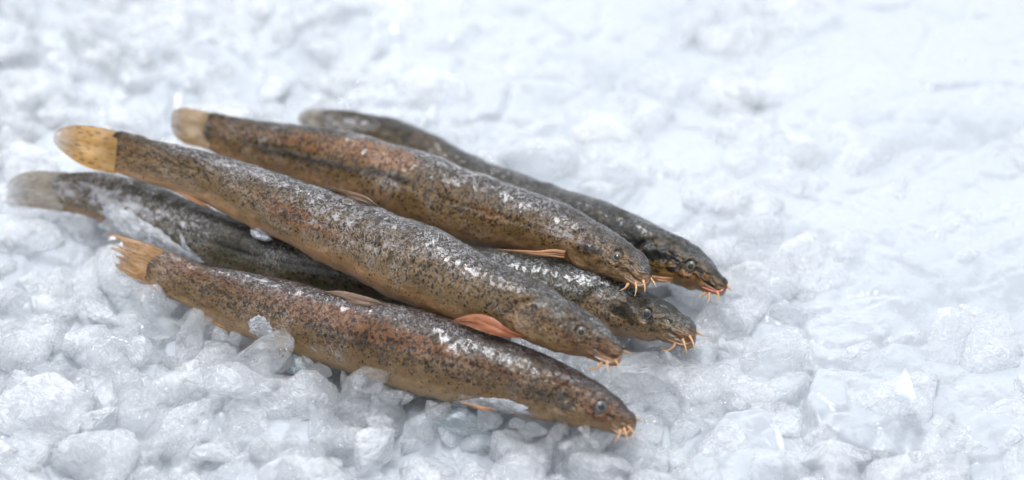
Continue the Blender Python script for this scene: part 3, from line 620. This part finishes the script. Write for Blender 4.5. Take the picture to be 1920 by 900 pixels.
HAND = [
 (682,722,150,140,'clear',0,"large clear ice chunk with a peaked top leaning against the foremost fish's belly",.004,R_(-25)),
 (485,676,150,78,'clear',1,"long smooth ice wedge with a dirty streaked tip pointing at the foremost fish",.004,R_(-20)),
 (455,722,150,92,'clear',2,"two-lobed clear ice chunk lying below the streaked wedge",.003,R_(5)),
 (362,628,66,96,'clear',3,"upright oval clear ice chunk beside the foremost fish's anal fin",.003,R_(10)),
 (290,580,112,110,'clear',4,"big round ice chunk just under the ragged orange tail",.001,R_(30)),
 (268,645,92,86,'cloudy',0,"pale dome of cloudy ice below the big round chunk by the ragged tail",.003,R_(0)),
 (555,750,160,110,'clear',5,"broad slanting ice chunk between the two-lobed chunk and the peaked one",-.001,R_(35)),
 (800,805,70,70,'clear',6,"small round clear ice nugget in front of the bluish slab",.001,R_(0)),
 (870,800,230,110,'blue',0,"wide bluish ice slab under the foremost fish's head end",-.004,R_(15)),
 (1205,705,170,130,'clear',7,"smooth rounded ice block beneath the barbels of the topmost fish",-.001,R_(10)),
 (1080,840,120,100,'clear',8,"pointed ice chunk below the foremost fish's chin",.000,R_(-30)),
 (1150,870,140,110,'cloudy',1,"rounded cloudy ice chunk below the foremost fish's snout",-.002,R_(10)),
 (1712,858,36,44,'clear',9,"small diamond shaped ice shard below the white triangular one",.004,R_(20)),
 (120,645,56,70,'clear',9,"upright clear ice splinter left of centre in the near grey heap",.004,R_(-20)),
 (184,662,66,52,'clear',3,"slanted clear ice piece just right of the upright splinter",.004,R_(-40)),
 (50,655,90,90,'clear',2,"round wrinkled ice lump beside the upright splinter",.002,R_(0)),
 (70,775,190,150,'cloudy',2,"large smooth cloudy ice block in the near corner",-.001,R_(20)),
 (245,845,120,110,'cloudy',3,"dull grey domed ice block between clearer chunks at the bottom",-.001,R_(0)),
 (165,850,90,70,'clear',4,"tilted ice chunk with a bright upper rim beside the dull domed block",.004,R_(-25)),
 (345,800,150,90,'clear',5,"rugged oval ice chunk slanting upward near the bottom edge",.002,R_(-30)),
 (240,720,80,80,'clear',7,"clear rounded ice chunk between cloudy dome and rugged oval one",.001,R_(0)),
 (1440,685,160,110,'clear',1,"rounded glassy ice chunk right of the smooth block",-.001,R_(-15)),
 (1480,590,130,80,'clear',8,"wet grey-edged ice chunk level with the rear fish's snout",-.001,R_(10)),
 (1400,480,110,60,'clear',3,"angular ice chunk just beyond the rear fish's snout",.000,R_(-5)),
 (1370,600,110,80,'clear',9,"wrinkled ice chunk under the barbels of the rear fish",.000,R_(20)),
 (1560,860,170,110,'cloudy',5,"broad cloudy ice lump between sliver and diamond shard",-.003,R_(0)),
 (30,560,80,90,'clear',0,"clear ice lump at the edge below the frosted tail",.001,R_(0)),
 (560,690,60,60,'blue',1,"small bluish ice piece tucked under the foremost fish beside the peaked chunk",.001,R_(20)),
 (757,735,50,44,'clear',10,"little clear ice nugget touching the foremost fish between peaked chunk and slab",.002,R_(0)),
 (400,850,150,100,'cloudy',4,"pale domed ice block at the very bottom under the rugged oval chunk",.000,R_(0)),
 (700,850,170,100,'cloudy',6,"flat faced ice block at the bottom below the peaked chunk",-.002,R_(-20)),
 (980,850,120,90,'clear',11,"clear ice chunk below the bluish slab",-.001,R_(15)),
]
def shard(poly, z, label, th=0.0012, lean=0.0):
    # flat splinter of ice whose broad face looks half way between the lens and the lamp
    poly = np.array(poly, float); c0 = poly.mean(0); P0 = at(*c0, z)
    n = (CAM-P0)/np.linalg.norm(CAM-P0)+(np.array([-0.10, 0.00, 0.80])-P0)/np.linalg.norm(np.array([-0.10, 0.00, 0.80])-P0); n = n/np.linalg.norm(n)+RIGHT*lean; n /= np.linalg.norm(n)
    q = []
    for p in poly:
        d = ray(*p); q.append(CAM+d*(((P0-CAM)@n)/(d@n))-P0)
    m = len(q); q = np.array(q); cin = q*0.82+n*th; V = np.r_[cin, q+n*th*0.2, q*0.9-n*th*1.6, [n*th*1.05]]
    F = [(3*m, i, (i+1) % m) for i in range(m)]+[(i, m+i, m+(i+1) % m, (i+1) % m) for i in range(m)]+[(m+i, 2*m+i, 2*m+(i+1) % m, m+(i+1) % m) for i in range(m)]+[tuple(range(2*m, 3*m))[::-1]]
    o = link("ice_shard", mesh_from("ice_shard", V, F, SHARD, smooth=False)); o.location = P0; tag(o, label, "ice shard"); placed.append((*P0, 0.003))
SHARD = mat_ice("shard_ice", 0.28, 0.40, scale=0.8, rough=0.10, vein=0.0, bump=0.5)
shard([(1697,690),(1706,708),(1722,756),(1708,757),(1700,748),(1676,738),(1684,712)], .009, "bright white triangular ice shard standing in the pale ice", lean=0.22)
shard([(1450,795),(1462,800),(1474,846),(1465,853),(1456,825)], .008, "narrow bright ice sliver at the bottom edge of the pale ice", lean=-0.08)
WEDGE = None
for h in HAND:
    _o = put(h[0], h[1], h[2], h[3], h[4], h[5], h[6], z=h[7], rz=h[8])
    if 'streaked tip' in h[6]: WEDGE = _o.name

def grime(o, pts):
    """thin brown streaks lying on an ice piece, found by dropping them on its surface along the sight line"""
    bpy.context.view_layer.update(); M = o.matrix_world; Mi = M.inverted(); vs = []; fs = []
    for px, py, r1, r2, a in pts:
        d = Vector(ray(px, py)); oc = Mi @ Vector(CAM); dc = (Mi.to_3x3() @ d).normalized(); hit, loc, nrm, _ = o.ray_cast(oc, dc)
        if not hit: continue
        w = M @ loc; n = (Mi.to_3x3().transposed() @ nrm).normalized(); t1 = n.cross(Vector((0, 0, 1))).normalized(); t2 = n.cross(t1); b0 = len(vs)
        for q in range(10):
            an = 2*math.pi*q/10; rr = random.uniform(0.6, 1.2); x = math.cos(an)*r1*rr; y = math.sin(an)*r2*rr
            x, y = x*math.cos(a)-y*math.sin(a), x*math.sin(a)+y*math.cos(a); vs.append(tuple(w+t1*x+t2*y+n*0.00008))
        vs.append(tuple(w+n*0.00022))
        for q in range(10): fs.append((b0+q, b0+(q+1) % 10, b0+10))
    if vs:
        g = link("grime_streak", mesh_from("grime_streak", vs, fs, plain("ice_grime", (0.16, 0.12, 0.095), 0.5, 0.6)), o); g.matrix_parent_inverse = Mi
grime(bpy.data.objects[WEDGE], [(random.gauss(527, 12), random.gauss(652, 11), random.uniform(.0002, .0007), random.uniform(.0001, .0002), random.uniform(0, 3)) for _ in range(16)])

# shards pressed along the lower edges of the fish that lie in the ice
def edge_shards(f, u0, u1, n, s0, s1, label, grp, sink=0.25):
    L = spline([(l[0], l[1], 0) for u, l in f.spec['pairs']], np.linspace(u0, u1, n))[:, :2]; pc = proj(f.P)
    for q, (x, y) in enumerate(L):
        x += random.uniform(-12, 12); s_ = random.uniform(s0, s1); y += s_*(0.5-sink)+random.uniform(-4, 8)
        i = int(np.argmin(np.sum((pc-[x, y])**2, 1))); d_ = (f.P[i]-CAM)@FWD-f.R[i]*f.wr[i]*0.6
        p = CAM+ray(x, y)*d_; r = s_*K*0.5
        o = chunk("ice_chunk", random.choice(PROTO['clear']), p, (r*random.uniform(.8, 1.3), r*random.uniform(.6, 1), r*random.uniform(.6, 1)), (random.uniform(-.7, .7), random.uniform(-.7, .7), random.uniform(0, 6.28)))
        tag(o, label, "ice chunk", grp); placed.append((*p, r*0.6))
edge_shards(f_front, 0.08, 0.97, 26, 26, 58, "small clear ice shard pressed against the foremost fish's belly", "shards along the foremost belly")
edge_shards(f_under, 0.0, 0.16, 6, 24, 50, "small clear ice shard under the frosted tail of the pinned fish", "shards under the pinned fish's tail")

# the rest of the larger pieces, thrown over the bed
def free(p, r, hard=0.62):
    d = np.linalg.norm(AX[:, :3]-p, axis=1)-AX[:, 3]
    if d.min() < r*0.95: return False
    for q in placed:
        if math.dist(p, q[:3]) < hard*(r+q[3]): return False
    return True
ZONES = [
 # px0,px1,py0,py1,count,size px, mats, label, group
 (-30,1300,520,930,95,(72,170),('clear','clear','clear','cloudy'),"sharp clear ice chunk of the heap in front of the fish","small ice chunks in front of the fish"),
 (1150,1960,520,930,60,(60,160),('clear','cloudy','cloudy','clear'),"smooth pale ice piece in the low ice beyond the fish heads","ice pieces beyond the fish heads"),
 (-40,620,-30,430,52,(80,190),('clear','cloudy','cloudy','clear'),"blurred greyish ice chunk behind the fish tails","ice chunks behind the tails"),
 (600,1960,-60,540,50,(90,220),('cloudy','cloudy','cloudy','clear'),"soft blurred ice lump in the far pale ice","far ice lumps"),
 (-30,420,380,560,14,(30,70),('clear','cloudy'),"wet ice chunk packed around the two lower tails","ice chunks round the lower tails"),
]
for zi, (x0, x1, y0, y1, cnt, (s0, s1), mats, label, grp) in enumerate(ZONES):
    n = 0; tries = 0
    while n < cnt and tries < 6000:
        tries += 1; px = random.uniform(x0, x1); py = random.uniform(y0, y1)
        if zi == 0 and px > 1150 and py < 700: continue
        s = s0+(s1-s0)*random.random()**1.6; r = s*K*0.5; low = zi in (1, 3)
        z = random.uniform(-0.006, 0.001)-(0.004 if low else 0)-r*0.15
        p = at(px, py, z)
        hard = 0.62 if tries < 2500 else 0.45
        if not free(p, r, hard): continue
        key = random.choice(mats); me = random.choice(PROTO[key])
        sc = [r*random.uniform(0.8, 1.25), r*random.uniform(0.8, 1.25), r*random.uniform(0.6, 1.0)*(0.7 if low else 1)]
        o = chunk("ice_chunk", me, p, sc, (random.uniform(-.5, .5), random.uniform(-.5, .5), random.uniform(0, 6.28)))
        tag(o, label, "ice chunk", grp); placed.append((*p, r)); n += 1

# the finer pieces nobody could count: one mesh of many small broken bits
IV3, IF3 = ico(3); IF3 = np.array(IF3)
def bits(count, seed):
    r = np.random.default_rng(seed); VS = []; FS = []; off = 0; d = IV3/np.linalg.norm(IV3, axis=1)[:, None]; tries = 0; got = 0
    while got < count and tries < count*6:
        tries += 1; px = r.uniform(-120, 2040); py = r.uniform(-120, 1000); far_ = px-1180+(450-py)*1.3 > 0; s_ = (r.uniform(40, 135) if not far_ else r.uniform(60, 150))*K*0.5
        p = at(px, py, r.uniform(-0.006, -0.0005)-s_*(0.45 if far_ else 0.25))
        if far_ and r.random() < 0.15: continue
        dd = np.linalg.norm(AX[:, :3]-p, axis=1)-AX[:, 3]
        if dd.min() < s_*0.85: continue
        n = r.normal(size=(12, 3)); n /= np.linalg.norm(n, axis=1)[:, None]; h = r.uniform(0.45, 1.0, 12)
        rad = np.minimum((np.sum((np.maximum(d@n.T, 0)/h)**22, 1)+1e-3)**(-1/22), 1.4)*(1+0.05*vnoise(d+got*3.1, 2.5, 3)+0.02*vnoise(d+got*3.1, 9, 4))
        P = d*rad[:, None]*s_*np.array([r.uniform(.8, 1.3), r.uniform(.8, 1.3), r.uniform(.55, .95)])
        a_ = r.uniform(0, 6.28); M = np.array([[math.cos(a_), -math.sin(a_), 0], [math.sin(a_), math.cos(a_), 0], [0, 0, 1]])
        VS.append(P@M.T+p); FS.append(IF3+off); off += len(P); got += 1
    return np.concatenate(VS), np.concatenate(FS)
BV, BF = bits(950, 5)
BITS = mat_ice("bits_ice", 0.14, 0.62, tint=(0.99, 0.995, 1.0), scale=1.0, milk=0.45, vein=0.0)
tag(link("ice_bits", mesh_from("ice_bits", BV, BF.tolist(), BITS)), "small broken ice bits strewn all over the bed", "ice", kind="stuff")

# ------------------------------------------------------------------ frost crusts clinging to fish
def film(f, poly, label, thick=0.0009, off=0.0, seed=0, mat=None):
    """thin crust of frozen slush: outline in pixels, laid on the fish's camera-facing skin"""
    poly = np.array(poly, float); c0 = poly.mean(0); n = len(poly); na, nr = 96, 22
    loop = np.r_[poly, poly[:1]]; a = np.linspace(0, n, na, endpoint=False); i = a.astype(int); fr = (a-i)[:, None]
    lp = loop[i]*(1-fr)+loop[i+1]*fr; an = np.linspace(0, 2*math.pi, na, endpoint=False)
    jit = 1+0.10*vnoise(np.stack([np.cos(an)*5, np.sin(an)*5, 0*an+seed], -1), 1, seed)+0.07*vnoise(np.stack([np.cos(an)*17, np.sin(an)*17, 0*an+seed], -1), 1, seed+1)
    skin = f.Pg.reshape(-1, 3); facing = f.N.reshape(-1, 3)@(-FWD) > 0.0; skin = skin[facing]; spx = proj(skin); sdep = (skin-CAM)@FWD
    vs = []; hgt = []
    k = SENS/FOCAL/1920.0
    for q in range(nr):
        rr = (q/(nr-1))**0.8
        for b in range(na):
            p = c0+(lp[b]-c0)*rr*(1+(jit[b]-1)*rr); vs.append(p); hgt.append(thick*(1-rr**4)*1.0)
    vs = np.array(vs); hgt = np.array(hgt)
    dep = np.empty(len(vs))
    for q in range(len(vs)):
        d = np.sum((spx-vs[q])**2, 1); m = int(np.argmin(d)); dep[q] = sdep[m]
    base = CAM+(FWD+RIGHT*((vs[:, :1]-960)*k)+UP*((450-vs[:, 1:])*k))*dep[:, None]
    bump_ = fbm(base, 450, seed, 3)*0.0004+fbm(base, 1500, seed, 2)*0.00015
    top = base-FWD*(hgt+off+0.00015+bump_*(hgt/thick))[:, None]; bot = base+FWD*0.0006
    P = np.r_[top, bot]; F = grid_faces(nr, na, True); N_ = nr*na; F = F+[(a_+N_, d_+N_, c_+N_, b_+N_) for a_, b_, c_, d_ in F]
    for b in range(na): F.append(((nr-1)*na+b, (nr-1)*na+(b+1) % na, N_+(nr-1)*na+(b+1) % na, N_+(nr-1)*na+b))
    o = link("frost_crust", mesh_from("frost_crust", P, F, mat or ICE_FROST)); tag(o, label, "frost"); return o
SLUSH = mat_ice("slush_ice", 0.20, 0.35, cloud=(0.88, 0.90, 0.95), rough=0.1, scale=2.6, lo=0.42, hi=0.70)
SHEET = mat_ice("sheet_ice", 0.12, 0.30, cloud=(0.88, 0.90, 0.94), rough=0.12, scale=2.6, lo=0.38, hi=0.62)
film(f_under, [(190,395),(215,385),(245,395),(270,415),(300,430),(330,455),(350,470),(385,488),(370,497),(330,490),(290,480),(250,462),(215,445),(185,425)], "jagged sheet of frosted ice bridging the underneath fish and the foremost tail", 0.0014, seed=3, mat=SHEET)
film(f_under, [(335,430),(345,445),(350,465),(375,482),(360,480),(340,462)], "thin white ridge of frost along the jagged ice sheet", 0.0012, seed=5)
film(f_top, [(468,430),(485,428),(505,440),(512,450),(495,453),(475,446)], "small white tuft of frost clinging under the topmost fish", 0.0015, seed=7)
film(f_front, [(465,600),(490,590),(505,605),(515,625),(512,640),(490,636),(468,622)], "spiky frost patch on the foremost fish's lower flank near its tail", 0.0008, seed=9, mat=SLUSH)
film(f_front, [(850,752),(900,745),(950,748),(985,762),(990,776),(940,776),(890,768),(850,762)], "lacy frost covering the foremost fish's belly over its pectoral fin", 0.0008, seed=11, mat=SLUSH)
